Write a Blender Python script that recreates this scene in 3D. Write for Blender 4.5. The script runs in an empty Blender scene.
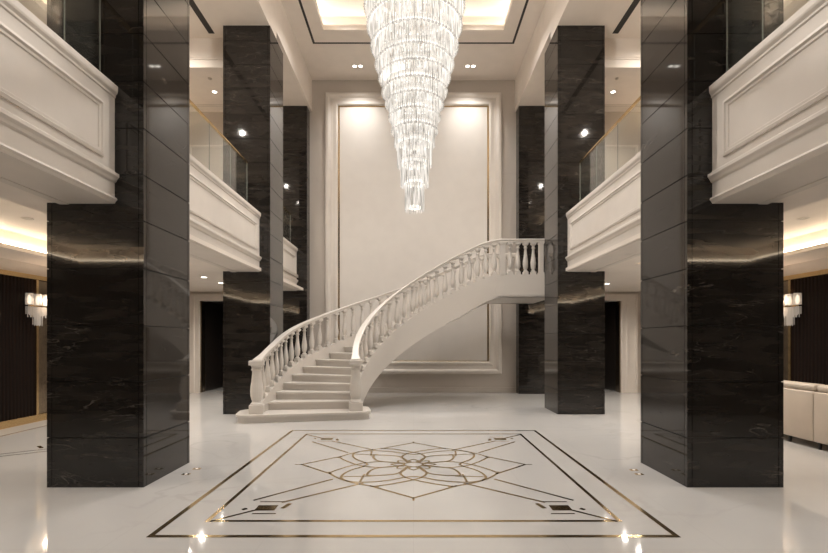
import bpy, bmesh, math, random
import numpy as np
from mathutils import Vector, Matrix
random.seed(7)
PI = math.pi
COL = bpy.context.scene.collection

# ------------------------------------------------------------------ materials
def mat(name):
    m = bpy.data.materials.new(name); m.use_nodes = True
    nt = m.node_tree; nt.nodes.clear()
    out = nt.nodes.new('ShaderNodeOutputMaterial')
    return m, nt, out

def pbr(name, col, rough=.5, metal=0., ior=1.5, coat=0., emis=None, es=0.):
    m, nt, out = mat(name)
    b = nt.nodes.new('ShaderNodeBsdfPrincipled')
    b.inputs['Base Color'].default_value = (*col, 1)
    b.inputs['Roughness'].default_value = rough
    b.inputs['Metallic'].default_value = metal
    b.inputs['IOR'].default_value = ior
    b.inputs['Coat Weight'].default_value = coat
    if emis:
        b.inputs['Emission Color'].default_value = (*emis, 1)
        b.inputs['Emission Strength'].default_value = es
    nt.links.new(b.outputs[0], out.inputs[0])
    return m, nt, b

def N(nt, t, **kw):
    n = nt.nodes.new(t)
    for k, v in kw.items():
        if k in n.inputs.keys(): n.inputs[k].default_value = v
        else: setattr(n, k, v)
    return n

def coords(nt, scale=(1, 1, 1), rot=(0, 0, 0)):
    g = nt.nodes.new('ShaderNodeNewGeometry')
    mp = nt.nodes.new('ShaderNodeMapping')
    mp.inputs['Scale'].default_value = scale
    mp.inputs['Rotation'].default_value = rot
    nt.links.new(g.outputs['Position'], mp.inputs[0])
    return mp.outputs[0]

def ramp(nt, fac, stops):
    r = nt.nodes.new('ShaderNodeValToRGB')
    e = r.color_ramp.elements
    while len(e) < len(stops): e.new(.5)
    for el, (p, c) in zip(e, stops):
        el.position = p; el.color = (*c, 1) if len(c) == 3 else c
    nt.links.new(fac, r.inputs[0])
    return r.outputs[0]

def paint(name, col, rough=.55, var=.03):
    m, nt, b = pbr(name, col, rough)
    n = N(nt, 'ShaderNodeTexNoise', Scale=3.0, Detail=4.0)
    nt.links.new(coords(nt), n.inputs['Vector'])
    c = ramp(nt, n.outputs[0], [(.3, tuple(x*(1-var) for x in col)), (.7, tuple(min(1, x*(1+var)) for x in col))])
    nt.links.new(c, b.inputs['Base Color'])
    return m

def vein_mask(nt, scale, detail, lo, hi, mscale=(1, 1, 1), rot=(0, 0, 0), dist=1.5):
    """thin vein lines: |noise-0.5| close to zero"""
    n = N(nt, 'ShaderNodeTexNoise', Scale=scale, Detail=detail, Distortion=dist)
    nt.links.new(coords(nt, mscale, rot), n.inputs['Vector'])
    s = N(nt, 'ShaderNodeMath', operation='SUBTRACT'); s.inputs[1].default_value = .5
    nt.links.new(n.outputs[0], s.inputs[0])
    a = N(nt, 'ShaderNodeMath', operation='ABSOLUTE'); nt.links.new(s.outputs[0], a.inputs[0])
    return ramp(nt, a.outputs[0], [(lo, (1, 1, 1)), (hi, (0, 0, 0))])

def mul(nt, a, b):
    m = N(nt, 'ShaderNodeMath', operation='MULTIPLY')
    nt.links.new(a, m.inputs[0]); nt.links.new(b, m.inputs[1]); return m.outputs[0]

def mixc(nt, fac, a, b):
    m = nt.nodes.new('ShaderNodeMix'); m.data_type = 'RGBA'
    def put(s, v):
        if hasattr(v, 'links'): nt.links.new(v, s)
        else: s.default_value = (*v, 1)
    nt.links.new(fac, m.inputs[0]); put(m.inputs[6], a); put(m.inputs[7], b)
    return m.outputs[2]

def dark_marble():
    m, nt, b = pbr('dark_marble', (.02, .016, .013), .05, ior=1.53)
    n = N(nt, 'ShaderNodeTexNoise', Scale=2.0, Detail=6.0)
    nt.links.new(coords(nt, (1, 1, 6), (0, .06, 0)), n.inputs['Vector'])
    base = ramp(nt, n.outputs[0], [(.3, (.011, .0092, .0078)), (.7, (.025, .021, .0178))])
    v1 = vein_mask(nt, .9, 6, .0, .006, (1, 1, 5), (0, .10, 0), .8)
    k = N(nt, 'ShaderNodeTexNoise', Scale=1.3, Detail=2.0); nt.links.new(coords(nt, (1, 1, 2)), k.inputs['Vector'])
    keep = ramp(nt, k.outputs[0], [(.5, (0, 0, 0)), (.66, (1, 1, 1))])
    c = mixc(nt, mul(nt, v1, keep), base, (.11, .098, .086))
    v2 = vein_mask(nt, 2.2, 5, .0, .008, (1, 1, 4), (.05, -.08, 0), .5)
    h = N(nt, 'ShaderNodeMath', operation='MULTIPLY'); nt.links.new(mul(nt, v2, keep), h.inputs[0]); h.inputs[1].default_value = .5
    c2 = mixc(nt, h.outputs[0], c, (.055, .048, .042))
    nt.links.new(c2, b.inputs['Base Color'])
    return m

def white_marble(name, col, rough, vein=(.60, .565, .53), scale=.45, amt=.55):
    m, nt, b = pbr(name, col, rough, ior=1.5)
    n = N(nt, 'ShaderNodeTexNoise', Scale=.8, Detail=6.0)
    nt.links.new(coords(nt), n.inputs['Vector'])
    base = ramp(nt, n.outputs[0], [(.3, tuple(x*.955 for x in col)), (.7, col)])
    v = vein_mask(nt, scale, 7, .0, .022, (1, 1.6, 1), (0, 0, .6), 1.2)
    k = N(nt, 'ShaderNodeTexNoise', Scale=.5, Detail=2.0); nt.links.new(coords(nt), k.inputs['Vector'])
    keep = ramp(nt, k.outputs[0], [(.48, (0, 0, 0)), (.7, (amt,)*3)])
    nt.links.new(mixc(nt, mul(nt, v, keep), base, vein), b.inputs['Base Color'])
    return m, nt, b

def floor_marble():
    m, nt, b = white_marble('floor_marble', (.50, .487, .472), .055, (.36, .348, .335), .35, .5)
    b.inputs['IOR'].default_value = 1.55
    # faint joints of large square slabs
    src = b.inputs['Base Color'].links[0].from_socket
    br = N(nt, 'ShaderNodeTexBrick', offset=0.0, squash=1.0)
    br.inputs['Scale'].default_value = 1.0
    br.inputs['Mortar Size'].default_value = .0022
    br.inputs['Brick Width'].default_value = 1.2; br.inputs['Row Height'].default_value = 1.2
    br.inputs['Color1'].default_value = (0, 0, 0, 1); br.inputs['Color2'].default_value = (0, 0, 0, 1)
    br.inputs['Mortar'].default_value = (.35, .35, .35, 1)
    nt.links.new(coords(nt), br.inputs['Vector'])
    nt.links.new(mixc(nt, br.outputs[0], src, (.37, .355, .34)), b.inputs['Base Color'])
    return m

def fluted_wood():
    m, nt, b = pbr('fluted_dark_wood', (.016, .009, .006), .5)
    b.inputs['Specular IOR Level'].default_value = .08
    w = N(nt, 'ShaderNodeTexWave', wave_type='BANDS', bands_direction='Y', wave_profile='SIN')
    w.inputs['Scale'].default_value = 4.0
    nt.links.new(coords(nt), w.inputs['Vector'])
    c = ramp(nt, w.outputs[0], [(.1, (.003, .0015, .001)), (.7, (.009, .0042, .0026))])  # shade in the flute grooves put into the colour, alongside the bump
    nt.links.new(c, b.inputs['Base Color'])
    bp = N(nt, 'ShaderNodeBump', Strength=.35, Distance=.02)
    nt.links.new(w.outputs[0], bp.inputs['Height']); nt.links.new(bp.outputs[0], b.inputs['Normal'])
    return m

def brushed(name, col, rough):
    m, nt, b = pbr(name, col, rough, 1.0)
    n = N(nt, 'ShaderNodeTexNoise', Scale=14.0, Detail=3.0)
    nt.links.new(coords(nt, (1, 1, 1)), n.inputs['Vector'])
    r = N(nt, 'ShaderNodeMapRange'); r.inputs[3].default_value = rough*.7; r.inputs[4].default_value = rough*1.4
    nt.links.new(n.outputs[0], r.inputs[0]); nt.links.new(r.outputs[0], b.inputs['Roughness'])
    return m

def clear_glass(name, tint, refl=.10, body=.06):
    m, nt, out = mat(name)
    tr = N(nt, 'ShaderNodeBsdfTransparent'); tr.inputs[0].default_value = (*tint, 1)
    gl = N(nt, 'ShaderNodeBsdfGlossy'); gl.inputs['Roughness'].default_value = .02
    fc = N(nt, 'ShaderNodeLayerWeight'); fc.inputs[0].default_value = .5
    pw = N(nt, 'ShaderNodeMath', operation='POWER'); nt.links.new(fc.outputs['Facing'], pw.inputs[0]); pw.inputs[1].default_value = 4.0
    lw = N(nt, 'ShaderNodeMapRange'); lw.inputs[3].default_value = .03; lw.inputs[4].default_value = .8
    nt.links.new(pw.outputs[0], lw.inputs[0])
    mx = nt.nodes.new('ShaderNodeMixShader')
    nt.links.new(lw.outputs[0], mx.inputs[0]); nt.links.new(tr.outputs[0], mx.inputs[1]); nt.links.new(gl.outputs[0], mx.inputs[2])
    df = N(nt, 'ShaderNodeBsdfDiffuse'); df.inputs[0].default_value = (.58, .58, .53, 1)
    m2 = nt.nodes.new('ShaderNodeMixShader'); m2.inputs[0].default_value = body
    nt.links.new(mx.outputs[0], m2.inputs[1]); nt.links.new(df.outputs[0], m2.inputs[2])
    nt.links.new(m2.outputs[0], out.inputs[0])
    return m

def crystal(name, clear, emit, rnd=True):
    m, nt, out = mat(name)
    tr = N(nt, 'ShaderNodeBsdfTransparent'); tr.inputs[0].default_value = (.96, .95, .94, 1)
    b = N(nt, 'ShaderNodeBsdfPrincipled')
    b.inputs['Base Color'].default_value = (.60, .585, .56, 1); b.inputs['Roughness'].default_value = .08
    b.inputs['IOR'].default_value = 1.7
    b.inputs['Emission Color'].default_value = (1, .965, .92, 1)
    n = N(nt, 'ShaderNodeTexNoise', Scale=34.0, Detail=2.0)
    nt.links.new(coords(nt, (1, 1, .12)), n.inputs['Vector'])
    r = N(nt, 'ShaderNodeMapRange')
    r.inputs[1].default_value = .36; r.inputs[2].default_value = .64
    r.inputs[3].default_value = emit*.05; r.inputs[4].default_value = emit*2.3  # bright and dim streaks painted as emission so the crystal looks lit
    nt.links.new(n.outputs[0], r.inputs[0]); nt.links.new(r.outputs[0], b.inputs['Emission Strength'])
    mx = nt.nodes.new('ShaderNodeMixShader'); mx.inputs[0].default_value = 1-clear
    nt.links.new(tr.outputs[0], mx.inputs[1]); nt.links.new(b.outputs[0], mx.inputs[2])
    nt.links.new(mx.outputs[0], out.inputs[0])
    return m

def glow(name, col, s):
    m, nt, out = mat(name)
    e = N(nt, 'ShaderNodeEmission'); e.inputs[0].default_value = (*col, 1); e.inputs[1].default_value = s
    nt.links.new(e.outputs[0], out.inputs[0]); return m

WARM = (1.0, .82, .60)
M = dict(
    dark=dark_marble(),
    joint=pbr('joint_black', (.004, .0035, .003), .5)[0],
    cream=paint('cream_plaster', (.63, .58, .53)),
    ceil=paint('ceiling_paint', (.74, .675, .61)),
    stone=white_marble('grey_beige_stone', (.50, .45, .40), .35, (.43, .385, .34), .6, .5)[0],
    frame=paint('frame_plaster', (.64, .59, .535), .45),
    panel=paint('panel_silk', (.65, .61, .565), .6, .02),
    stair=white_marble('stair_marble', (.60, .56, .515), .3, (.46, .43, .40), .5, .5)[0],
    floor=floor_marble(),
    gold=brushed('brushed_brass', (.66, .47, .24), .2),
    inlay=brushed('brass_inlay', (.74, .56, .30), .13),
    bronze=brushed('bronze_mirror', (.30, .235, .17), .22),
    wood=fluted_wood(),
    darkwall=pbr('dark_wall', (.02, .016, .013), .4)[0],
    doorway=pbr('dark_doorway', (.012, .008, .006), .45)[0],
    black=pbr('slot_black', (.02, .017, .015), .6)[0],
    glass=clear_glass('railing_glass', (.96, .975, .96), body=.015),
    edge=pbr('glass_edge', (.22, .235, .215), .2)[0],
    satin=pbr('satin_glow_ring', (.75, .73, .69), .4, emis=(1, .95, .88), es=.34)[0],  # added glow: tier rings read as bright bands without being lamps
    drop=crystal('sconce_crystal', .5, .05),
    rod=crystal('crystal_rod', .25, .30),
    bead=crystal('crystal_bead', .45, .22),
    chrome=pbr('chrome', (.75, .73, .70), .12, 1.)[0],
    ringlight=glow('ring_light', (1, .95, .87), 1.5),
    led=glow('led_strip', (1.0, .81, .58), 17.0),
    ledw=glow('led_strip_white', (1.0, .91, .79), 20.0),
    lamp=glow('lamp_face', (1, .93, .82), 9.0),
    sconce=glow('sconce_bulb', (1, .80, .60), 4.0),
    leather=paint('cream_leather', (.52, .45, .38), .42, .05),
    rubber=pbr('dark_foot', (.02, .018, .016), .5)[0],
)

# ------------------------------------------------------------------ mesh helpers
def link(name, me, m=None, parent=None, smooth=False):
    o = bpy.data.objects.new(name, me)
    COL.objects.link(o)
    if m is not None: me.materials.append(m)
    if parent is not None: o.parent = parent
    if smooth:
        for p in me.polygons: p.use_smooth = True
    return o

def tobj(name, bm, m=None, parent=None, smooth=False, loc=None):
    bmesh.ops.recalc_face_normals(bm, faces=bm.faces)
    me = bpy.data.meshes.new(name); bm.to_mesh(me); bm.free()
    o = link(name, me, m, parent, smooth)
    if loc is not None: o.location = loc
    return o

def box(bm, x0, x1, y0, y1, z0, z1, bev=0.):
    x0, x1 = min(x0, x1), max(x0, x1); y0, y1 = min(y0, y1), max(y0, y1)
    c = [(x0, y0, z0), (x1, y0, z0), (x1, y1, z0), (x0, y1, z0), (x0, y0, z1), (x1, y0, z1), (x1, y1, z1), (x0, y1, z1)]
    v = [bm.verts.new(p) for p in c]
    fs = [bm.faces.new([v[i] for i in f]) for f in ((0, 3, 2, 1), (4, 5, 6, 7), (0, 1, 5, 4), (1, 2, 6, 5), (2, 3, 7, 6), (3, 0, 4, 7))]
    if bev > 0:
        es = list({e for f in fs for e in f.edges})
        bmesh.ops.bevel(bm, geom=es, offset=bev, segments=2, affect='EDGES', profile=.6)
    return v

def nbm(): return bmesh.new()

def prism(bm, poly, z0, z1):
    b = [bm.verts.new((x, y, z0)) for x, y in poly]; t = [bm.verts.new((x, y, z1)) for x, y in poly]
    n = len(poly)
    bm.faces.new(b[::-1]); bm.faces.new(t)
    for i in range(n): bm.faces.new((b[i], b[(i+1) % n], t[(i+1) % n], t[i]))

def extrude_y(bm, prof, y0, y1):
    """prof: list of (x,z) closed polygon swept along Y"""
    a = [bm.verts.new((x, y0, z)) for x, z in prof]; b = [bm.verts.new((x, y1, z)) for x, z in prof]
    n = len(prof)
    bm.faces.new(a); bm.faces.new(b[::-1])
    for i in range(n): bm.faces.new((a[i], b[i], b[(i+1) % n], a[(i+1) % n]))

def lathe(bm, prof, seg=16, cx=0, cy=0, cap=True):
    rings = []
    for r, z in prof:
        rings.append([bm.verts.new((cx+r*math.cos(2*PI*k/seg), cy+r*math.sin(2*PI*k/seg), z)) for k in range(seg)])
    for a, b in zip(rings, rings[1:]):
        for k in range(seg): bm.faces.new((a[k], a[(k+1) % seg], b[(k+1) % seg], b[k]))
    if cap: bm.faces.new(rings[0][::-1]); bm.faces.new(rings[-1])

def sweep(bm, frames, closed_prof=True):
    """frames: list of lists of 3-D points (same count); joins successive sections, caps both ends"""
    secs = [[bm.verts.new(p) for p in f] for f in frames]
    n = len(secs[0])
    for a, b in zip(secs, secs[1:]):
        for k in range(n): bm.faces.new((a[k], a[(k+1) % n], b[(k+1) % n], b[k]))
    bm.faces.new(secs[0]); bm.faces.new(secs[-1][::-1])

def frame_ring(bm, x0, x1, z0, z1, prof, y):
    """picture-frame moulding in XZ facing -Y; prof = [(inset from outer edge, depth toward -Y)]"""
    loops = []
    for d, h in prof:
        loops.append([bm.verts.new(p) for p in ((x0+d, y-h, z0+d), (x1-d, y-h, z0+d), (x1-d, y-h, z1-d), (x0+d, y-h, z1-d))])
    for a, b in zip(loops, loops[1:]):
        for k in range(4): bm.faces.new((a[k], a[(k+1) % 4], b[(k+1) % 4], b[k]))

def frame_ring_x(bm, x, s, y0, y1, z0, z1, prof):
    """moulding ring on a wall facing s*X"""
    loops = []
    for d, h in prof:
        loops.append([bm.verts.new(p) for p in ((x+s*h, y0+d, z0+d), (x+s*h, y1-d, z0+d), (x+s*h, y1-d, z1-d), (x+s*h, y0+d, z1-d))])
    for a, b in zip(loops, loops[1:]):
        for k in range(4): bm.faces.new((a[k], a[(k+1) % 4], b[(k+1) % 4], b[k]))

def thing(name, label, cat, loc=(0, 0, 0), group=None):
    o = bpy.data.objects.new(name, None); COL.objects.link(o); o.location = loc
    o.empty_display_size = .2
    return tag(o, label, cat, group)

def tag(o, label, cat, group=None):
    o['label'] = label; o['category'] = cat
    if group: o['group'] = group
    return o

def struct(o): o['kind'] = 'structure'; return o
def place(parts, loc):
    """meshes written in world space -> local to a thing at loc"""
    for p in parts:
        p.data.transform(Matrix.Translation(-Vector(loc)))

# ------------------------------------------------------------------ dimensions (metres; camera at x=0,y=0,z=1.6 looking +Y)
YB = 14.45                                   # back wall
ZC = 9.6                                     # hall ceiling
ZU = 8.43                                    # upper gallery ceiling
ZU2 = 8.63                                   # upper gallery ceiling in the last bay
ZS = 3.10                                    # aisle soffit
XW = 7.46                                    # side walls

# ------------------------------------------------------------------ floor
bm = nbm(); box(bm, -XW-.2, XW+.2, -4.2, 17.0, -.12, 0)
struct(tobj('floor', bm, M['floor']))

# ------------------------------------------------------------------ back wall with two door openings
bm = nbm()
DX0, DZ = 5.2, 2.82
DXS = {-1: 6.56, 1: 6.37}
box(bm, -DX0, DX0, YB, YB+.3, 0, 10.2)
for s in (-1, 1):
    DX1 = DXS[s]
    box(bm, s*DX0, s*DX1, YB, YB+.3, DZ, 10.2)
    box(bm, s*DX1, s*(XW+.2), YB, YB+.3, 0, 10.2)
struct(tobj('wall_back', bm, M['stone']))

for i, s in ((1, -1), (2, 1)):
    DX1 = DXS[s]
    # door recess: dark reveal, leaf and casing
    bm = nbm()
    box(bm, s*(DX0-.5), s*DX0, YB+.3, 16.35, 0, 3.2)
    box(bm, s*DX1, s*(DX1+.2), YB+.3, 16.35, 0, 3.2)
    box(bm, s*(DX0-.5), s*(DX1+.2), YB+.3, 16.35, DZ+.02, 3.2)
    d = struct(tobj('door_%d' % i, bm, M['doorway']))
    bm = nbm()
    xm = s*6.02
    box(bm, s*DX0, xm-.006, 16.3, 16.36, 0, DZ+.02); box(bm, xm+.006, s*DX1, 16.3, 16.36, 0, DZ+.02)
    tobj('door_leaf', bm, M['doorway'], d)
    bm = nbm()
    box(bm, xm-.012, xm+.012, 16.29, 16.31, 0.0, DZ)
    tobj('leaf_edge_strip', bm, M['bronze'], d)
    bm = nbm()
    for a, b_, dep, h0, h1 in ((0., .045, .075, 0, .045), (.045, .16, .045, .045, .10), (.16, .22, .06, .10, .14), (.22, .42, .04, .14, .16), (.42, .50, .07, .16, .20)):
        box(bm, s*(DX1+a), s*(DX1+b_), YB-dep, YB-.001, 0, DZ+h1)
        box(bm, s*(DX0-.3), s*(DX1+a), YB-dep, YB-.001, DZ+h0, DZ+h1)
    tobj('door_casing', bm, M['cream'], d)
    bm = nbm(); box(bm, s*(DX1-.03), s*DX1, YB+.01, YB+.3, 0, DZ)
    tobj('door_reveal_strip', bm, M['bronze'], d)

# ------------------------------------------------------------------ side walls
for nm, s in (('left', -1), ('right', 1)):
    bm = nbm(); box(bm, s*XW, s*(XW+.2), -.2, YB+.3, 0, 10.2)
    w = struct(tobj('wall_'+nm, bm, M['cream']))
    bm = nbm()
    box(bm, s*(XW-.03), s*XW, .2, 9.24, .14, 2.79)
    tobj('fluted_wood_panel', bm, M['wood'], w)
    bm = nbm()
    box(bm, s*(XW-.02), s*XW, 9.30, YB-.1, .14, 2.79)
    tobj('bronze_panel', bm, M['bronze'], w)
    bm = nbm()
    for y in (3.2, 6.2, 9.27, 10.8):
        box(bm, s*(XW-.05), s*XW, y-.03, y+.03, .14, 2.79)
    tobj('brass_strip', bm, M['gold'], w)
    bm = nbm(); box(bm, s*(XW-.06), s*XW, .2, YB-.1, 2.79, 2.88, .008)
    tobj('brass_picture_rail', bm, M['gold'], w)
    bm = nbm(); box(bm, s*(XW-.06), s*XW, .2, YB-.1, 0, .14, .006)
    struct(tobj('baseboard_'+nm, bm, M['gold']))
    # upper gallery: cove shelf with its light
    bm = nbm(); box(bm, s*7.12, s*XW, .2, YB, 7.98, 8.06); box(bm, s*7.12, s*7.15, .2, YB, 8.06, 8.12)
    t = struct(tobj('trim_cove_'+nm, bm, M['ceil']))
    bm = nbm(); box(bm, s*7.38, s*7.42, .4, YB-.1, 8.062, 8.085)
    tobj('led_strip', bm, M['led'], t)

# ------------------------------------------------------------------ front wall behind the camera (entrance opening in the middle)
bm = nbm()
for s in (-1, 1): box(bm, s*3.0, s*(XW+.2), 0.0, .2, 0, 10.2)
box(bm, -3.0, 3.0, 0.0, .2, 4.6, 10.2)
struct(tobj('wall_front', bm, M['darkwall']))
bm = nbm()
box(bm, -3.2, -3.0, -4.0, 0, 0, 4.8); box(bm, 3.0, 3.2, -4.0, 0, 0, 4.8)
box(bm, -3.2, 3.2, -4.2, -4.0, 0, 4.8)
struct(tobj('wall_vestibule', bm, M['cream']))
bm = nbm(); box(bm, -3.2, 3.2, -4.2, 0, 4.6, 4.8)
struct(tobj('ceiling_vestibule', bm, M['ceil']))

# ------------------------------------------------------------------ ceilings
def tray(name, x0, x1, y0, y1, z, tx0, tx1, ty0, ty1, lip, rec, ztop, m, led, top_thick=.1):
    """flat slab at z with a rectangular opening, a recess (wider by rec) above it and LED on the hidden ledge"""
    bm = nbm()
    box(bm, x0, tx0, y0, y1, z, z+lip); box(bm, tx1, x1, y0, y1, z, z+lip)
    box(bm, tx0, tx1, y0, ty0, z, z+lip); box(bm, tx0, tx1, ty1, y1, z, z+lip)
    a0, a1, b0, b1 = tx0-rec, tx1+rec, ty0-rec, ty1+rec
    t = .05
    box(bm, a0-t, a0, b0-t, b1+t, z+lip, ztop); box(bm, a1, a1+t, b0-t, b1+t, z+lip, ztop)
    box(bm, a0, a1, b0-t, b0, z+lip, ztop); box(bm, a0, a1, b1, b1+t, z+lip, ztop)
    box(bm, a0-t, a1+t, b0-t, b1+t, ztop, ztop+top_thick)
    o = struct(tobj(name, bm, m))
    bm = nbm(); g = .012 if z > 5 else .03; h0, h1 = z+lip+.004, z+lip+.03
    box(bm, a0+g, a0+g+.03, b0+g, b1-g, h0, h1); box(bm, a1-g-.03, a1-g, b0+g, b1-g, h0, h1)
    box(bm, a0+g+.03, a1-g-.03, b0+g, b0+g+.03, h0, h1); box(bm, a0+g+.03, a1-g-.03, b1-g-.03, b1-g, h0, h1)
    tobj('led_strip', bm, led, o)
    return o

main = tray('ceiling', -3.12, 3.12, .2, YB, ZC, -2.31, 2.31, 1.2, 12.02, .08, .19, 10.02, M['ceil'], M['ledw'])
bm = nbm()   # stepped moulding round the tray
def rect_ring(bm, x0, x1, y0, y1, w, z0, z1):
    box(bm, x0, x0+w, y0, y1, z0, z1); box(bm, x1-w, x1, y0, y1, z0, z1)
    box(bm, x0+w, x1-w, y0, y0+w, z0, z1); box(bm, x0+w, x1-w, y1-w, y1, z0, z1)
rect_ring(bm, -2.64, 2.64, .9, 12.35, .33, ZC-.03, ZC)
rect_ring(bm, -2.47, 2.47, 1.05, 12.18, .16, ZC-.06, ZC-.03)
tobj('tray_moulding', bm, M['ceil'], main)
bm = nbm(); rect_ring(bm, -2.71, 2.71, .83, 12.67, .06, ZC-.004, ZC)
tobj('air_slot', bm, M['black'], main)

for nm, s in (('left', -1), ('right', 1)):
    a = sorted((s*4.35, s*6.6)); b_ = sorted((s*3.3, s*XW))
    tray('ceiling_aisle_'+nm, b_[0], b_[1], .2, YB, ZS, a[0], a[1], .95, 9.25, .07, .12, 3.42, M['ceil'], M['led'], .06)
    bm = nbm()   # upper gallery floor (the stair bay on the right is a little lower)
    if s < 0: box(bm, s*3.45, s*XW, .2, YB, 3.48, 3.56)
    else:
        box(bm, 3.45, XW, .2, 11.22, 3.48, 3.56); box(bm, 3.62, XW, 11.22, YB, 3.17, 3.2)
    struct(tobj('floor_gallery_'+nm, bm, M['stone']))
    bm = nbm(); box(bm, s*4.1, s*(XW), .2, 10.7, ZU, ZU+.15); box(bm, s*4.1, s*XW, 10.7, YB, ZU2, ZU2+.15)
    g = struct(tobj('ceiling_gallery_'+nm, bm, M['ceil']))
    bm = nbm(); q = sorted((s*5.0, s*6.9)); rect_ring(bm, q[0], q[1], 11.95, 14.1, .02, ZU2-.006, ZU2); rect_ring(bm, q[0]+.10, q[1]-.10, 12.05, 14.0, .012, ZU2-.006, ZU2)
    tobj('ceiling_groove', bm, M['stone'], g)
    bm = nbm(); box(bm, s*3.12, s*4.1, .2, 10.7, ZU, ZC+.5); box(bm, s*3.12, s*4.1, 10.7, YB, ZU2, ZC+.5)
    struct(tobj('beam_'+nm, bm, M['ceil']))
    bm = nbm(); box(bm, s*4.12, s*XW, 10.62, 10.95, 7.77, ZU2)
    for z in (7.95, 8.0): box(bm, s*4.12, s*XW, 10.605, 10.62, z, z+.015)
    struct(tobj('beam_cross_'+nm, bm, M['ceil']))
    bm = nbm(); box(bm, s*4.42, s*4.55, 4.5, 10.45, ZU-.006, ZU)
    tobj('air_slot', bm, M['black'], g)
    bm = nbm()
    frame_ring(bm, *sorted((s*4.3, s*6.9)), 4.2, 7.6, [(0, 0), (.0, .03), (.05, .045), (.08, .02), (.09, 0)], YB)
    struct(tobj('trim_gallery_panel_'+nm, bm, M['frame']))

# ------------------------------------------------------------------ marble columns
GROOVES = [.54, 1.15, 1.76, 2.38, 2.90, 3.40, 3.91, 4.42, 4.94, 5.46, 5.98, 6.50, 7.05, 7.58, 8.10]
def column(label, x0, x1, y0, y1, grp, ztop=ZU):
    x0, x1 = min(x0, x1), max(x0, x1)
    loc = ((x0+x1)/2, (y0+y1)/2, 0)
    t = thing('marble_column', label, 'column', loc, grp)
    hx, hy = (x1-x0)/2, (y1-y0)/2
    n, dp, g = .05, .012, .007
    def side(h, o):   # notches along one face from -h to h at outward offset o -> list of (along, out)
        return [(-h+.0, o), (-h+n, o), (-h+n, o-dp), (-h+n+g, o-dp), (-h+n+g, o), (h-n-g, o), (h-n-g, o-dp), (h-n, o-dp), (h-n, o)]
    poly = [(a, -o) for a, o in side(hx, hy)] + [(o, a) for a, o in side(hy, hx)] + [(-a, o) for a, o in side(hx, hy)] + [(-o, -a) for a, o in side(hy, hx)]
    bm = nbm()
    zs = [0.0]+GROOVES+[ztop]
    for a, b_ in zip(zs, zs[1:]):
        prism(bm, poly, a+(.005 if a else 0), b_-(.005 if b_ < ztop else 0))
    tobj('marble_cladding', bm, M['dark'], t)
    bm = nbm(); box(bm, -hx+.013, hx-.013, -hy+.013, hy-.013, 0.002, ztop-.002)
    tobj('column_core', bm, M['joint'], t)
    return t
G = 'dark marble columns beside the hall'
column('dark marble column nearest on the left, under the left front balcony end', -2.938, -3.99, 5.115, 6.165, G)
column('dark marble column nearest on the right, with the cream sofa behind it', 2.979, 4.027, 5.115, 6.165, G)
column('dark marble column just left of the bottom of the curved staircase', -3.108, -4.13, 10.19, 11.20, G)
column('dark marble column right of the staircase, hiding the end of the landing', 3.124, 4.147, 10.19, 11.20, G)
column('far left dark marble pilaster against the back wall', -3.19, -4.2, 14.08, YB-.002, G, ZU2)
column('far right dark marble pilaster against the back wall under the landing end', 3.155, 4.2, 14.08, YB-.002, G, ZU2)

# ------------------------------------------------------------------ balconies
def balcony(label, s, xf, y0, y1, joints, near):
    t = thing('balcony', label, 'balcony', (s*xf, (y0+y1)/2, ZS), 'cream gallery balconies')
    parts = []
    top = 4.36
    def P(pts): return [(s*(xf+dx), z) for dx, z in pts]
    # profile: dx positive = away from the hall
    prof = P([(.0, ZS-.012), (-.012, ZS+.012), (-.03, ZS+.03), (-.02, ZS+.05), (-.0, ZS+.06), (.0, ZS+.21), (-.018, ZS+.225), (-.03, ZS+.25), (-.05, ZS+.275), (-.05, ZS+.305), (-.02, ZS+.315), (0.0, ZS+.34),
              (0.0, top-.13), (-.012, top-.12), (-.012, top-.10), (-.03, top-.075), (-.035, top-.055), (-.035, top), (.24, top), (.24, ZS+.10), (.5, ZS+.10), (.5, ZS-.012)])
    bm = nbm(); extrude_y(bm, prof, y0, y1)
    parts.append(tobj('fascia', bm, M['cream'], t))
    bm = nbm()
    frame_ring_x(bm, s*xf, -s, y0+.22, y1-.20, ZS+.42, top-.26, [(0, 0), (.0, .018), (.03, .028), (.045, .01), (.07, .012), (.075, .004), (.08, 0)])
    parts.append(tobj('panel_moulding', bm, M['cream'], t))
    bm = nbm(); extrude_y(bm, P([(.5, ZS-.02), (.5, ZS), (.62, ZS), (.6, ZS-.02)]), y0, y1)
    parts.append(tobj('soffit_bead', bm, M['cream'], t))
    xg = s*(xf+.14)
    for a, b_ in zip(joints, joints[1:]):
        bm = nbm(); box(bm, xg-.006, xg+.006, a+.006, b_-.006, top-.02, 5.31)
        gl = tobj('glass_panel', bm, M['glass'], t); parts.append(gl)
        bm = nbm(); box(bm, xg-.0065, xg+.0065, b_-.010, b_-.0055, top-.02, 5.31)
        e = tobj('glass_edge', bm, M['edge'], gl); parts.append(e)
    bm = nbm(); box(bm, xg-.022, xg+.022, joints[0], joints[-1], 5.305, 5.335, .006)
    parts.append(tobj('handrail', bm, M['gold'], t))
    place(parts, t.location)
    return t
balcony('cream balcony with glass railing, left front, running to the nearest left column', -1, 3.25, .22, 5.113, [.3, 1.8, 3.2, 4.57, 5.09], True)
balcony('cream balcony with glass railing, right front, running to the nearest right column', 1, 3.25, .22, 5.113, [.3, 1.8, 3.2, 4.57, 5.09], True)
balcony('cream balcony between the nearest left column and the column by the staircase', -1, 3.34, 6.17, 10.188, [6.25, 8.02, 8.94, 9.83], False)
balcony('cream balcony between the two freestanding columns on the right', 1, 3.34, 6.17, 10.188, [6.25, 8.02, 8.94, 9.83], False)
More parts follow.
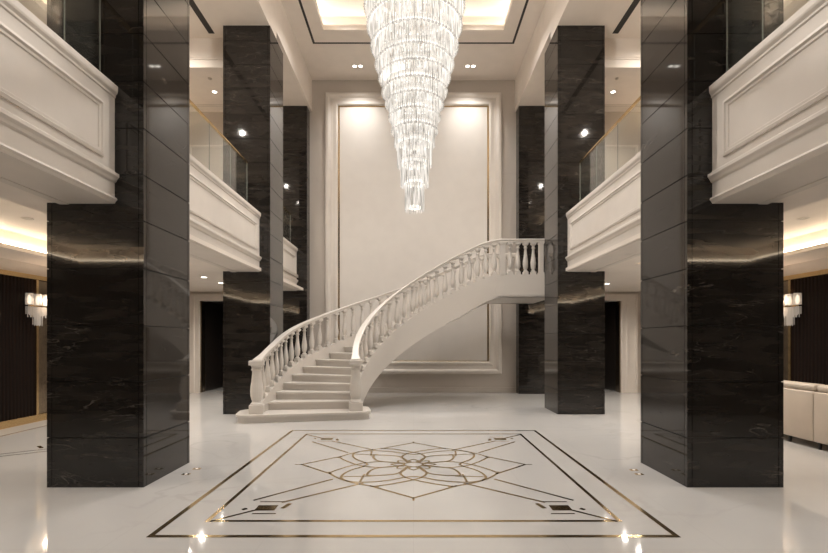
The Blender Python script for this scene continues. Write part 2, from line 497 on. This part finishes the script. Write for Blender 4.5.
balcony('short far balcony on the left in front of the back wall pilaster', -1, 3.50, 11.205, 14.075, [11.3, 12.6, 13.9], False)

# ------------------------------------------------------------------ feature panel on the back wall
t = thing('feature_panel', 'tall cream wall panel framed by moulding and a thin brass line behind the staircase', 'wall panel', (0, YB, .57))
ps = []
bm = nbm()
frame_ring(bm, -2.70, 2.70, .57, 9.19, [(0, 0), (0, .07), (.03, .10), (.09, .11), (.13, .085), (.16, .05), (.24, .045), (.28, .06), (.33, .075), (.36, .07), (.385, .03), (.39, .012)], YB)
ps.append(tobj('frame_moulding', bm, M['frame'], t))
bm = nbm(); frame_ring(bm, -2.315, 2.315, .93, 8.82, [(0, .0), (0, .022), (.05, .022), (.05, 0.0)], YB)
ps.append(tobj('brass_line', bm, M['gold'], t))
bm = nbm(); box(bm, -2.27, 2.27, YB-.014, YB-.002, .975, 8.775)
ps.append(tobj('panel_field', bm, M['panel'], t))
place(ps, t.location)
bm = nbm(); box(bm, -3.15, 3.15, YB-.03, YB, 0, .16, .006)
struct(tobj('baseboard_back', bm, M['stone']))

# ------------------------------------------------------------------ brass floor inlays
def ribbon(bm, pts, w, z=.0022, closed=False):
    """flat strip of width w along 2-D points with mitred joints"""
    n = len(pts); L, Rr = [], []
    for i in range(n):
        p = Vector(pts[i]).to_2d()
        a = Vector(pts[i-1]).to_2d() if (i > 0 or closed) else None
        b_ = Vector(pts[(i+1) % n]).to_2d() if (i < n-1 or closed) else None
        d1 = (p-a).normalized() if a is not None else None
        d2 = (b_-p).normalized() if b_ is not None else None
        if d1 is None: d1 = d2
        if d2 is None: d2 = d1
        n1 = Vector((-d1.y, d1.x)); n2 = Vector((-d2.y, d2.x))
        m = (n1+n2); m = m.normalized() if m.length > 1e-6 else n1
        k = w/2/max(.35, m.dot(n1))
        L.append(p+m*k); Rr.append(p-m*k)
    lv = [bm.verts.new((q.x, q.y, z)) for q in L]; rv = [bm.verts.new((q.x, q.y, z)) for q in Rr]
    for i in range(n if closed else n-1):
        j = (i+1) % n
        bm.faces.new((lv[i], rv[i], rv[j], lv[j]))

CX, CY, SX, SY = 0.0, 6.06, 1.44, 1.29
def UV(u, v): return (CX+u*SX, CY+v*SY)
def arc(cu, cv, r, a0, a1, n=14): return [UV(cu+r*math.cos(a0+(a1-a0)*i/n), cv+r*math.sin(a0+(a1-a0)*i/n)) for i in range(n+1)]
inl = thing('floor_inlay', 'brass floor inlay with double square border and floral rosette in white marble', 'floor inlay', (0, CY, 0))
ps = []
bm = nbm(); ribbon(bm, [(-2.15, 3.84), (2.15, 3.84), (2.15, 8.34), (-2.15, 8.34)], .048, closed=True)
ps.append(tobj('outer_border', bm, M['inlay'], inl))
bm = nbm(); ribbon(bm, [(-1.825, 4.165), (1.825, 4.165), (1.825, 8.04), (-1.825, 8.04)], .04, closed=True)
ps.append(tobj('inner_border', bm, M['inlay'], inl))
bm = nbm()
D = math.radians
RW = .031
Z0 = .0022
for k in range(4):
    c = k*PI/2
    # kite tip and its two legs down to the big circle
    p = lambda r, a: UV(r*math.cos(c+a), r*math.sin(c+a))
    ribbon(bm, [p(.765, D(-26)), p(1.0, 0), p(.765, D(26))], RW, Z0)
    ribbon(bm, [p(.99, 0), p(1.06, 0)], RW*.7, Z0)
    # big circle, drawn on the diagonals only
    ribbon(bm, arc(0, 0, .765, c+D(20), c+D(70)), RW, Z0)
    P2 = lambda r, a: Vector((r*math.cos(c+D(a)), r*math.sin(c+D(a)), 0))
    def curve(pts, z, n=6, w=RW):
        q = [P2(*a) for a in pts]; q = [q[0]*2-q[1]]+q+[q[-1]*2-q[-2]]; o = []
        for m in range(1, len(q)-2):
            for t in range(n+(m == len(q)-3)):
                t /= n; a, b_, d_, e_ = q[m-1:m+3]
                v = .5*((2*b_)+(d_-a)*t+(2*a-5*b_+4*d_-e_)*t*t+(3*b_-a-3*d_+e_)*t**3)
                o.append(UV(v.x, v.y))
        ribbon(bm, o, w, z)
    for sg in (-1, 1):
        # axis petal whose edges cross at its tip and flare out to the circle
        curve([(.10, sg*20), (.22, sg*24), (.34, sg*18.5), (.44, sg*9), (.515, 0), (.60, -sg*9.5), (.69, -sg*17), (.765, -sg*23)], Z0+.0003*(1+sg))
        # diagonal petal: from the circle inwards, hooking towards the axis
        curve([(.765, 45), (.735, 45-sg*8), (.65, 45-sg*17), (.55, 45-sg*26), (.46, 45-sg*34), (.41, 45-sg*45)], Z0+.0003*(1+sg))
        # inner diagonal petal and its link to the outer one
        curve([(.10, 45+sg*10), (.22, 45+sg*24), (.36, 45+sg*21), (.46, 45+sg*10), (.545, 45)], Z0+.0003*(1+sg))
        curve([(.715, 45+sg*9), (.62, 45+sg*3), (.53, 45-sg*5)], Z0+.0012, 4, RW*.8)
        curve([(.085, sg*12), (.15, sg*16), (.205, 0)], Z0+.0012, 5, RW*.8)
        curve([(.085, 45+sg*12), (.15, 45+sg*16), (.205, 45)], Z0+.0012, 5, RW*.8)
ribbon(bm, arc(0, 0, .085, 0, 2*PI, 24)[:-1], RW*.8, Z0+.0014, closed=True)
ps.append(tobj('rosette', bm, M['inlay'], inl))
for sx in (-1, 1):
    for sy in (-1, 1):
        bm = nbm()
        q = lambda x, y: (x*sx, CY+(y)*sy)
        ribbon(bm, [q(1.80, 1.91), q(1.46, 1.60)], .032, Z0)
        ribbon(bm, [q(1.30, 1.42), q(.56, .79)], .032, Z0)
        ribbon(bm, [q(1.60, 1.36), q(.93, .635)], .032, Z0)
        bmv = [q(1.50, 1.50), q(1.31, 1.50), q(1.31, 1.64), q(1.50, 1.64)]
        vs = [bm.verts.new((*a, Z0+.0004)) for a in bmv]; bm.faces.new(vs)
        ribbon(bm, [q(1.49, 1.72), q(1.27, 1.72)], .022, Z0); ribbon(bm, [q(1.52, 1.40), q(1.28, 1.40)], .022, Z0)
        ribbon(bm, [q(1.25, 1.585), q(1.21, 1.45)], .045, Z0); ribbon(bm, [q(1.62, 1.62), q(1.585, 1.585)], .045, Z0)
        ps.append(tobj('corner_ornament', bm, M['inlay'], inl))
place(ps, inl.location)

t = thing('floor_inlay', 'thin brass line inlay on the aisle floor by the dark wall on the left', 'floor inlay', (-5.4, 7.9, 0))
bm = nbm()
ribbon(bm, [(-6.89, 5.6), (-6.89, 9.4), (-5.9, 9.4)], .03)
d = tobj('border_line', bm, M['inlay'], t); dd = [d]
bm = nbm()
for y0, sg in ((5.94, 1), (6.16, 1)): ribbon(bm, [(-6.4, y0), (-4.9, y0+1.15)], .024)
ribbon(bm, [(-5.68, 7.12), (-5.52, 6.98)], .05, .003)
dd.append(tobj('diagonal_lines', bm, M['inlay'], t)); place(dd, t.location)

# ------------------------------------------------------------------ curved staircase
x0, y0s, th0, k0, k1, k2, LS, zL, W, HR, CB, HL, ZBOT = -2.118, 9.507, 1.771, .313, .747, -1.183, 6.105, 3.041, 1.892, 1.060, .180, 1.08, .535
LEND = 7.62
ds = .01
Sg = np.arange(0, LEND+.3, ds)
tt = np.clip(Sg/LS, 0, 1)
kk = (k0+k1*tt+k2*tt*tt)*(Sg <= LS)
th = th0-np.concatenate([[0], np.cumsum(kk[:-1]*ds)])
cx = x0+np.concatenate([[0], np.cumsum(np.cos(th[:-1])*ds)])
cy = y0s+np.concatenate([[0], np.cumsum(np.sin(th[:-1])*ds)])
zn = .16+(zL-.16)*np.clip(Sg/LS, 0, 1)
ker = np.ones(61)/61
zsm = np.convolve(np.pad(zn, 30, mode='edge'), ker, 'valid')
zsm[:31] = zn[:31]
nx, ny = np.sin(th), -np.cos(th)
def offc(o):
    o = o-np.where(o < 0, .06, 0)*np.clip(1-Sg/1.3, 0, 1)**1.5
    x = cx+nx*o; y = cy+ny*o
    o = float(o[-1])
    lim = -3.03-.1*np.clip((10.1-y)/.8, 0, 1)
    f = np.clip((-o)/(W/2), 0, 1.15)
    x2 = np.maximum(x, lim+(W/2+o)*1.0)
    x2 = np.convolve(np.pad(x2, 50, mode='edge'), np.ones(101)/101, 'valid')
    w = np.clip(f, 0, 1)
    xx = x*(1-w)+x2*w
    xx[:20] = x[:20]+(xx[20]-x[20])*np.arange(20)/20
    return np.stack([xx, y], 1)
def at(arr, s): 
    i = min(max(s/ds, 0), len(arr)-1.001); j = int(i); f = i-j
    return arr[j]*(1-f)+arr[j+1]*f
NR = 18; TR = LS/NR; RH = (zL-.16)/NR
stair = thing('staircase', 'curved white marble staircase with baluster railings rising to the right', 'staircase', (float(cx[0]), float(cy[0]), 0))
SP = []
OFF = {o: offc(o) for o in (-W/2, W/2, -W/2-.07, -W/2+.07, W/2-.07, W/2+.07, -W/2+.05, W/2-.05)}
# bottom plinth step
e = Vector((nx[0], ny[0])); f2 = Vector((math.cos(th0), math.sin(th0))); c0 = Vector((cx[0], cy[0]))
def plinth(bm, ex, fr, bk, r, z0, z1):
    pts = []
    for (sx, sy, a0) in ((1, -1, -90), (1, 1, 0), (-1, 1, 90), (-1, -1, 180)):
        px = sx*(W/2+ex-r+(.14 if sx < 0 else 0)); py = (-fr+r) if sy < 0 else (bk-r)
        for i in range(9):
            a = math.radians(a0+90*i/8)
            q = c0+e*(px+r*math.cos(a))+f2*(py+r*math.sin(a)); pts.append((q.x, q.y))
    prism(bm, pts, z0, z1)
bm = nbm(); plinth(bm, .28, .22, .62, .22, 0, .115); plinth(bm, .31, .25, .62, .24, .115, .16)
SP.append(tobj('bottom_step', bm, M['stair'], stair))
a_in, a_out = OFF[W/2-.05], OFF[-W/2+.05]
for k in range(1, NR+1):
    bm = nbm()
    s0, s1 = k*TR, (k+1)*TR+.02
    if k == NR: s1 = LEND
    z1 = .16+k*RH
    n = 4 if k < NR else 10
    def slab(sa, sb, za, zb):
        fr = []
        for i in range(n+1):
            s = sa+(sb-sa)*i/n
            p, q = at(a_out, s), at(a_in, s)
            fr.append([(p[0], p[1], za), (q[0], q[1], za), (q[0], q[1], zb), (p[0], p[1], zb)])
        sweep(bm, fr)
    slab(s0, s1, max(z1-RH-.06, .161), z1-.04)
    slab(s0-.03, s1, z1-.04, z1)
    SP.append(tobj('step' if k < NR else 'landing', bm, M['stair'], stair))
# stringers and soffit
def zbot(s): return .50-.12*min(1, max(0, (s-(LS-.7))/.9))
def stringer(o0, o1, name, side):
    bm = nbm(); A, B = OFF[o0], OFF[o1]; fr = []
    S = np.arange(.06, LEND+.001, .06)
    for s in S:
        z = float(at(zsm, s)); a, b_ = at(A, s), at(B, s)
        top = z+CB; bot = max(z-zbot(s), .162 if s < .55 else .0)
        fr.append([(a[0], a[1], bot), (b_[0], b_[1], bot), (b_[0], b_[1], top), (a[0], a[1], top)])
    sweep(bm, fr)
    # raised bead along the lower edge
    return tobj(name, bm, M['stair'], stair)
SP.append(stringer(W/2-.07, W/2+.07, 'inner_stringer', 1))
SP.append(stringer(-W/2-.07, -W/2+.07, 'outer_stringer', -1))
bm = nbm(); fr = []
for s in np.arange(1.3, LEND+.001, .08):
    z = float(at(zsm, s))-zbot(s); a, b_ = at(OFF[-W/2-.07], s), at(OFF[W/2+.07], s)
    fr.append([(a[0], a[1], z), (b_[0], b_[1], z), (b_[0], b_[1], z+.05), (a[0], a[1], z+.05)])
sweep(bm, fr); SP.append(tobj('stair_soffit', bm, M['stair'], stair))
# handrails
RP = [(-.05, -.09), (.05, -.09), (.062, -.07), (.05, -.055), (.068, -.035), (.068, -.012), (.05, .0), (-.05, .0), (-.068, -.012), (-.068, -.035), (-.05, -.055), (-.062, -.07)]
def rail(o, name):
    A = OFF[o]; bm = nbm(); fr = []
    send = LEND if o > 0 else LS+1.05
    for s in np.arange(.0, send+.001, .05):
        p = at(A, s); q = at(A, s+.02); d = (q-p); d = d/np.linalg.norm(d)
        r = (d[1], -d[0]); z = float(at(zsm, s))+HR
        wf = 1.0+.5*max(0, 1-s/.25)
        fr.append([(p[0]+r[0]*u*wf, p[1]+r[1]*u*wf, z+v) for u, v in RP])
    sweep(bm, fr)
    o_ = tobj(name, bm, M['stair'], stair); SP.append(o_)
rail(W/2, 'inner_handrail'); rail(-W/2, 'outer_handrail')
# balusters
BH = HR-.088-CB
def baluster_mesh(h, r=1.0):
    bm = nbm()
    box(bm, -.062*r, .062*r, -.062*r, .062*r, 0, .075)
    pf = [(.052, .075), (.055, .09), (.052, .105), (.034, .115), (.034, .13), (.046, .15), (.060, .20), (.066, .26), (.064, .32), (.054, .40), (.042, .48), (.034, .56), (.031, h-.155), (.046, h-.145), (.046, h-.128), (.034, h-.12), (.036, h-.09), (.052, h-.07), (.055, h-.055)]
    lathe(bm, [(a*r, z) for a, z in pf], 14)
    box(bm, -.062*r, .062*r, -.062*r, .062*r, h-.055, h)
    bmesh.ops.recalc_face_normals(bm, faces=bm.faces)
    me = bpy.data.meshes.new('baluster'); bm.to_mesh(me); bm.free(); me.materials.append(M['stair'])
    for p in me.polygons: p.use_smooth = len(p.vertices) == 4 and p.area < .0035 and abs(p.normal.z) < .98
    return me
bal = baluster_mesh(BH+.01)
def newel(p, ang, zb, ztop, name='newel_post'):
    bm = nbm(); h = ztop-zb
    box(bm, -.135, .135, -.135, .135, 0, .17, .006)
    lathe(bm, [(.12, .17), (.122, .19), (.10, .21), (.085, .235), (.10, .27), (.118, .34), (.125, .43), (.12, .52), (.105, .62), (.092, .74), (.088, h-.20), (.105, h-.185), (.105, h-.165), (.095, h-.155), (.10, h-.12), (.125, h-.085)], 20)
    box(bm, -.14, .14, -.14, .14, h-.085, h, .008)
    o = tobj(name, bm, M['stair'], stair)
    o.location = (p[0]-stair.location.x, p[1]-stair.location.y, zb); o.rotation_euler = (0, 0, ang)
    return o
def post(p, ang, zb, ztop, w):
    bm = nbm(); h = ztop-zb
    box(bm, -w, w, -w, w, 0, h, .004); box(bm, -w-.015, w+.015, -w-.015, w+.015, 0, .06, .003); box(bm, -w-.012, w+.012, -w-.012, w+.012, h-.05, h, .003)
    o = tobj('square_post', bm, M['stair'], stair)
    o.location = (p[0]-stair.location.x, p[1]-stair.location.y, zb); o.rotation_euler = (0, 0, ang)
for o in (W/2, -W/2):
    A = OFF[o]
    newel(at(A, 0.0), th0-PI/2, .16, .16+HR-.02)
    seg = np.linalg.norm(np.diff(A, axis=0), axis=1); cum = np.concatenate([[0], np.cumsum(seg)])
    i1 = int(LEND/ds)
    step = .205 if o > 0 else .265
    # post where the rail becomes level, post at the end of the landing
    sL = LS+.27; dl = cum[int(sL/ds)]; dE = np.interp(3.14, A[:i1, 0], cum[:i1]) if o > 0 else cum[int((LS+1.02)/ds)]
    for dpos, w in ((dl, .065), (dE, .055)):
        i = int(np.searchsorted(cum, dpos)); post(A[i], th[i], float(zsm[i])+CB-.005, float(zsm[i])+HR-.08, w)
    def run(da, db):
        n = max(1, round((db-da)/step)); 
        for j in range(1, n):
            i = int(np.searchsorted(cum, da+(db-da)*j/n))
            ob = bpy.data.objects.new('baluster', bal); COL.objects.link(ob); ob.parent = stair
            ob.location = (A[i][0]-stair.location.x, A[i][1]-stair.location.y, float(zsm[i])+CB-.004)
            ob.rotation_euler = (0, 0, th[i])
    run(.02, dl); run(dl, dE)
    if o > 0: run(dE, cum[i1-1]+.1)
place(SP, stair.location)

# ------------------------------------------------------------------ chandelier
CHX, CHY = .013, 6.1
PXM = CHY/470
def zpx(y): return 1.6+(340.5-y)*PXM
tiers = [(9.5, 211), (13.8, 187), (17, 167.5), (20, 147.5), (22.5, 132), (25.2, 118.5), (28.4, 105), (32, 93), (35, 79), (38.5, 66), (42.8, 48), (46.8, 28), (49.5, 9), (51.5, -11), (53, -32), (54, -54)]
ch = thing('chandelier', 'huge tapering tiered crystal rod chandelier hanging over the rosette', 'chandelier', (CHX, CHY, ZC))
CP = []
rods = []
def rod_mesh(L):
    bm = nbm(); lathe(bm, [(.003, 0), (.0062, .012), (.0062, L-.01), (.004, L)], 6)
    bmesh.ops.recalc_face_normals(bm, faces=bm.faces)
    me = bpy.data.meshes.new('crystal_rod'); bm.to_mesh(me); bm.free(); me.materials.append(M['rod'])
    return me
for i, (hp, yb) in enumerate(tiers):
    r = hp*PXM; zb = zpx(yb)
    zt = zpx(tiers[i+1][1])+.10 if i+1 < len(tiers) else zb+.36
    L = zt-zb
    n = max(22, int(2*PI*r/.031))
    for j in range(n):
        a = 2*PI*(j+.5*(i % 2))/n
        rods.append((i, r, a, zb+random.uniform(-.012, .012), L))
    for rf in (.78, .5):
        n2 = max(8, int(2*PI*r*rf/.05))
        for j in range(n2): rods.append((i, r*rf, 2*PI*(j+.3)/n2, zb+random.uniform(.0, .03), L*.7))
    bm = nbm()   # ring that carries the rods
    for (ra, z0, z1, rb) in ((r-.012, zt-.03, zt, r+.012),):
        prof = [(ra, z0), (rb, z0), (rb, z1), (ra, z1)]
        seg = 40; rr = [[bm.verts.new((q*math.cos(2*PI*k/seg), q*math.sin(2*PI*k/seg), z)) for k in range(seg)] for q, z in prof]
        for a_, b_ in zip(rr, rr[1:]+rr[:1]):
            for k in range(seg): bm.faces.new((a_[k], a_[(k+1) % seg], b_[(k+1) % seg], b_[k]))
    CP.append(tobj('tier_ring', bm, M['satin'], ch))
    # lamp ring inside, just above the lower rim of each tier
    bm = nbm(); seg = 36; ri = max(.05, r-.045)
    prof = [(ri-.01, zb+.03), (ri, zb+.03), (ri, zb+.06), (ri-.01, zb+.06)]
    rr = [[bm.verts.new((q*math.cos(2*PI*k/seg), q*math.sin(2*PI*k/seg), z)) for k in range(seg)] for q, z in prof]
    for a_, b_ in zip(rr, rr[1:]+rr[:1]):
        for k in range(seg): bm.faces.new((a_[k], a_[(k+1) % seg], b_[(k+1) % seg], b_[k]))
    CP.append(tobj('light_ring', bm, M['ringlight'], ch))
    if i > 3:   # garland of cut beads under the upper tiers
        bm = nbm(); nb = int(2*PI*(r+.02)/.05); rr = []
        for j in range(nb*4):
            a = 2*PI*j/(nb*4); q = (.003, .013, .018, .013)[j % 4]; zc = zb-.004
            rr.append([bm.verts.new(((r+.003+q*math.cos(t))*math.cos(a), (r+.003+q*math.cos(t))*math.sin(a), zc+q*math.sin(t))) for t in (0, PI/3, 2*PI/3, PI, 4*PI/3, 5*PI/3)])
        for a_, b_ in zip(rr, rr[1:]+rr[:1]):
            for k in range(6): bm.faces.new((a_[k], a_[(k+1) % 6], b_[(k+1) % 6], b_[k]))
        CP.append(tobj('bead_strand', bm, M['bead'], ch))
for p in CP: p.location = (0, 0, -ZC)
# the 100 rods that show largest are separate, the others are one mass
def score(rd):
    i, r, a, z, L = rd
    vis = 1 if z < 6.1 and r > .8*tiers[i][0]*PXM else 0
    return vis*L*(1-.7*math.sin(a))/((CHY+r*math.sin(a)))
order = sorted(range(len(rods)), key=lambda q: -score(rods[q]))
big = set(order[:100]); lm = {}
bm = nbm()
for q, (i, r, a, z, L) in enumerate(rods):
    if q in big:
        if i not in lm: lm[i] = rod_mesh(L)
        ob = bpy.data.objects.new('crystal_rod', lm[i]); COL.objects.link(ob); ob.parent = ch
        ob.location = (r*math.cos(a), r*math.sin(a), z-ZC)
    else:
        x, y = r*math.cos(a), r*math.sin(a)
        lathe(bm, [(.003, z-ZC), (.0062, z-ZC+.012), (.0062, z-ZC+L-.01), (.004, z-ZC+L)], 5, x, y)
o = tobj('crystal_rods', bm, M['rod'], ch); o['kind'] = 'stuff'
bm = nbm()   # stem, canopy and spokes
ztop = zpx(-54)+.36-ZC
lathe(bm, [(.03, zpx(190)-ZC), (.03, .44)], 12); lathe(bm, [(.34, .40), (.36, .43), (.36, .48)], 32)
tobj('stem', bm, M['chrome'], ch)
for i, (hp, yb) in enumerate(tiers):
    zt = zpx(tiers[i+1][1])+.10 if i+1 < len(tiers) else zpx(yb)+.36
    r = hp*PXM; pts = []
    for k in range(6):
        a = PI*k/3; da = .003/r; pts += [(r*math.cos(a-da), r*math.sin(a-da)), (r*math.cos(a+da), r*math.sin(a+da)), (.02*math.cos(a+PI/6), .02*math.sin(a+PI/6))]
    bm = nbm(); prism(bm, pts, zt-ZC-.02, zt-ZC-.008)
    tobj('tier_spokes', bm, M['rod'], ch)

# ------------------------------------------------------------------ wall sconces
for nm, s in (('left', -1), ('right', 1)):
    t = thing('wall_sconce', 'lit crystal wall sconce on the %s dark panelled wall, beside the %s column' % (nm, 'nearest left' if s < 0 else 'nearest right'), 'wall lamp', (s*(XW-.05), 9.12, 2.2), 'crystal wall sconces')
    bm = nbm(); box(bm, 0, -s*.03, -.06, .06, -.14, .18, .005)
    box(bm, -s*.03, -s*.12, -.012, .012, .055, .075); box(bm, -s*.11, -s*.13, -.24, .24, .05, .07)
    tobj('back_plate', bm, M['gold'], t)
    for y in (-.2, 0, .2):
        bm = nbm(); lathe(bm, [(.03, .075), (.065, .08), (.065, .30), (.061, .30), (.061, .09), (.0, .085)], 16, -s*.12, y, False)
        g = tobj('glass_cup', bm, M['drop'], t, True)
        bm = nbm(); lathe(bm, [(.012, .09), (.032, .12), (.036, .20), (.02, .26), (.004, .27)], 12, -s*.12, y)
        tobj('bulb', bm, M['sconce'], g, True)
    for j in range(13):
        y = -.24+.04*j; h = .15+.06*abs(math.sin(j*1.7))+(.17 if 3 < j < 9 else 0)
        for dx in (-.03, .02):
            bm = nbm(); lathe(bm, [(.004, .05-h), (.009, .06-h), (.009, .05)], 6, -s*(.12+dx), y)
            tobj('crystal_drop', bm, M['drop'], t)
    l = bpy.data.lights.new('sconce_light', 'POINT'); l.energy = 9; l.color = (1, .72, .5); l.shadow_soft_size = .05
    lo = bpy.data.objects.new('sconce_light', l); COL.objects.link(lo); lo.location = (s*(XW-.28), 9.2, 2.36)

# ------------------------------------------------------------------ recessed downlights
def downlight(x, y, z, label, n=1, lit=True, r=.055, group='recessed downlights', gap=.17):
    t = thing('recessed_downlight', label, 'downlight', (x, y, z), group)
    for k in range(n):
        xx = (k-(n-1)/2)*gap
        bm = nbm(); lathe(bm, [(r, -.001), (r+.018, -.001), (r+.016, -.010), (r, -.010)], 20, xx, 0, False)
        tobj('trim_ring', bm, M['frame'], t, True)
        bm = nbm(); lathe(bm, [(r, -.006), (.002, -.006)], 20, xx, 0, False)
        tobj('lamp_face', bm, M['lamp'] if lit else M['stone'], t)
    return t
downlight(-1.63, 13.7, ZC, 'twin recessed spotlight in the main ceiling left of the chandelier', 2)
downlight(1.66, 13.7, ZC, 'twin recessed spotlight in the main ceiling right of the chandelier', 2)
downlight(-4.95, 11.1, ZS, 'recessed downlight under the left gallery, nearer of the two before the left doorway', r=.07)
downlight(-5.0, 12.2, ZS, 'recessed downlight under the left gallery, closest to the left doorway', r=.07)
downlight(5.1, 12.4, ZS, 'recessed downlight under the right gallery by the right doorway', r=.07)
downlight(-5.75, 7.0, 3.42, 'recessed downlight in the left aisle ceiling above the left wall sconce', r=.06, lit=False)
downlight(5.8, 7.0, 3.42, 'recessed downlight in the right aisle ceiling above the cream sofa', r=.06, lit=False)
downlight(-5.62, 13.28, ZU2, 'small lit downlight in the upper left gallery ceiling', r=.06)
downlight(5.64, 13.28, ZU2, 'small lit downlight in the upper right gallery ceiling', r=.06)
for nm, s in (('left', -1), ('right', 1)):
    bm = nbm(); lathe(bm, [(.05, 0), (.05, -.02), (.03, -.035), (.003, -.035)], 16, cap=False)
    o = tobj('smoke_detector', bm, M['stone'], None, True, (s*5.46, 12.6, ZU2-.001)); tag(o, 'small round smoke detector on the upper %s gallery ceiling' % nm, 'smoke detector', 'smoke detectors')
bm = nbm(); box(bm, -.06, .06, -.06, .06, -.012, 0, .003)
o = tobj('ceiling_sensor', bm, M['stone'], None, False, (3.70, 8.1, ZS)); tag(o, 'small square sensor under the right middle balcony soffit', 'sensor')
# in-ground lights beside the near columns
for nm, s, pts in (('left', -1, ((-2.72, 5.62), (-2.70, 5.86))), ('right', 1, ((2.70, 5.62), (2.72, 5.80)))):
    for q, (x, y) in enumerate(pts):
        t = thing('floor_light', 'tiny brass floor light beside the nearest %s column, %s of its pair' % (nm, ('nearer', 'farther')[q]), 'floor light', (x, y, 0), 'floor lights')
        bm = nbm(); box(bm, -.045, .045, -.03, .03, 0, .004); tobj('brass_plate', bm, M['gold'], t)
        bm = nbm(); lathe(bm, [(.018, .0045), (.001, .0047)], 12, cap=False); tobj('lens', bm, M['satin'], t)

# ------------------------------------------------------------------ sofa seen from behind, right aisle
sf = thing('sofa', 'cream leather sofa seen from behind at the right edge past the nearest right column', 'sofa', (6.38, 6.98, 0))
def rb(x0, x1, y0, y1, z0, z1, bev, name, m='leather', parent=sf, seg=3):
    bm = nbm(); v = box(bm, x0, x1, y0, y1, z0, z1)
    bmesh.ops.bevel(bm, geom=list(bm.edges), offset=bev, segments=seg, affect='EDGES', profile=.5)
    o = tobj(name, bm, M[m], parent, True); place([o], sf.location); return o
for j, (a, b_) in enumerate(((5.82, 6.962), (6.968, 8.14))):
    rb(5.92, 6.06, a, b_, .10, .84, .02, 'back_panel')
    rb(5.95, 6.16, a+.01, b_-.01, .842, .945, .04, 'back_roll')
    rb(6.06, 6.75, a+.12 if j == 0 else a, b_ if j == 0 else b_-.12, .30, .47, .05, 'seat_cushion')
    rb(6.06, 6.26, a+.14 if j == 0 else a+.01, b_-.01 if j == 0 else b_-.14, .47, .84, .06, 'back_cushion')
rb(6.06, 6.80, 5.94, 8.02, .10, .30, .02, 'seat_frame')
for a, b_ in ((5.80, 5.94), (8.02, 8.16)): rb(6.06, 6.82, a, b_, .10, .62, .03, 'armrest')
for x in (5.97, 6.74):
    for y in (5.95, 6.90, 7.45, 8.05):
        bm = nbm(); lathe(bm, [(.02, 0), (.028, .10)], 12, x, y); o = tobj('leg', bm, M['rubber'], sf); place([o], sf.location)

# ------------------------------------------------------------------ lights
def area(name, loc, sx, sy, e, col=(1, .93, .84), rot=(0, 0, 0)):
    l = bpy.data.lights.new(name, 'AREA'); l.shape = 'RECTANGLE'; l.size = sx; l.size_y = sy; l.energy = e; l.color = col
    o = bpy.data.objects.new(name, l); COL.objects.link(o); o.location = loc; o.rotation_euler = rot; return o
def spot(name, loc, target, e, ang, blend=.6, rad=.05, col=(1, .93, .84)):
    l = bpy.data.lights.new(name, 'SPOT'); l.energy = e; l.spot_size = math.radians(ang); l.spot_blend = blend; l.shadow_soft_size = rad; l.color = col
    o = bpy.data.objects.new(name, l); COL.objects.link(o); o.location = loc
    o.rotation_euler = (Vector(target)-Vector(loc)).to_track_quat('-Z', 'Y').to_euler(); return o
W1 = (1, .968, .93); W2 = (1, .925, .83)
for s in (-1, 1):
    for y, e in ((2.2, 200), (4.4, 260), (7.6, 440), (11.4, 480)):  # unseen fill spots in the tray recess, added to light the hall
        spot('hall_fill_spot', (s*1.7, y, 9.98), (s*1.9, y+.4, 0), e, 120, .9, .2, W1)
    for y in (2.2, 4.6, 7.4, 8.9, 10.4, 11.1, 12.4, 13.2):  # fitted downlights plus extra spots without fittings, added to brighten the aisle
        spot('aisle_spot', (s*5.0, y, ZS-.03) if y > 9.3 else (s*5.3, y, 3.40), (s*5.2, y, 0), 135 if y < 9.3 else 120, 155, .8, .05, W2)
    for y in (5.0, 7.5, 9.6, 12.6):  # spots without fittings, added to brighten the gallery
        spot('gallery_spot', (s*5.6, y, ZU-.04), (s*5.2, y, 3.5), 270, 160, .9, .05, W2)
    for x in (1.55, 1.75):
        spot('wall_wash', (s*x, 13.66, ZC-.03), (s*x, 14.25, 4.5), 130, 110, 1.0, .06, W1)
for x in (-1.2, 0, 1.2):  # unseen fill spots in the tray, added in place of light from the chandelier
    for y in (9.4,): spot('tray_fill_spot', (x, y, 10.0), (x*1.2, y+.8, 0), 320, 110, .9, .15, W1)
for z, e in ((7.75, 650),):  # unseen fill above the top tier, added to brighten ceiling and upper walls
    l = bpy.data.lights.new('chandelier_fill', 'POINT'); l.energy = e; l.color = (1, .95, .88); l.shadow_soft_size = .04
    o = bpy.data.objects.new('chandelier_fill', l); COL.objects.link(o); o.location = (CHX, CHY-.045, z)
wd = bpy.data.worlds.new('World'); bpy.context.scene.world = wd; wd.use_nodes = True
wd.node_tree.nodes['Background'].inputs[0].default_value = (1, .93, .85, 1)
wd.node_tree.nodes['Background'].inputs[1].default_value = .05

# ------------------------------------------------------------------ camera
cam = bpy.data.cameras.new('camera'); cam.sensor_width = 36; cam.lens = 470/828*36
cam.shift_y = (340.5-276.5)/828; cam.shift_x = (414-413.5)/828
cam.clip_start = .05; cam.clip_end = 100
co = bpy.data.objects.new('camera', cam); COL.objects.link(co)
co.location = (0, 0, 1.6); co.rotation_euler = (PI/2, 0, 0)
sc = bpy.context.scene; sc.camera = co
sc.view_settings.view_transform = 'Standard'
sc.view_settings.exposure = .11
sc.cycles.diffuse_bounces = 7
sc.cycles.max_bounces = 14
sc.cycles.use_denoising = True
sc.cycles.sample_clamp_indirect = 6
sc.cycles.transparent_max_bounces = 24
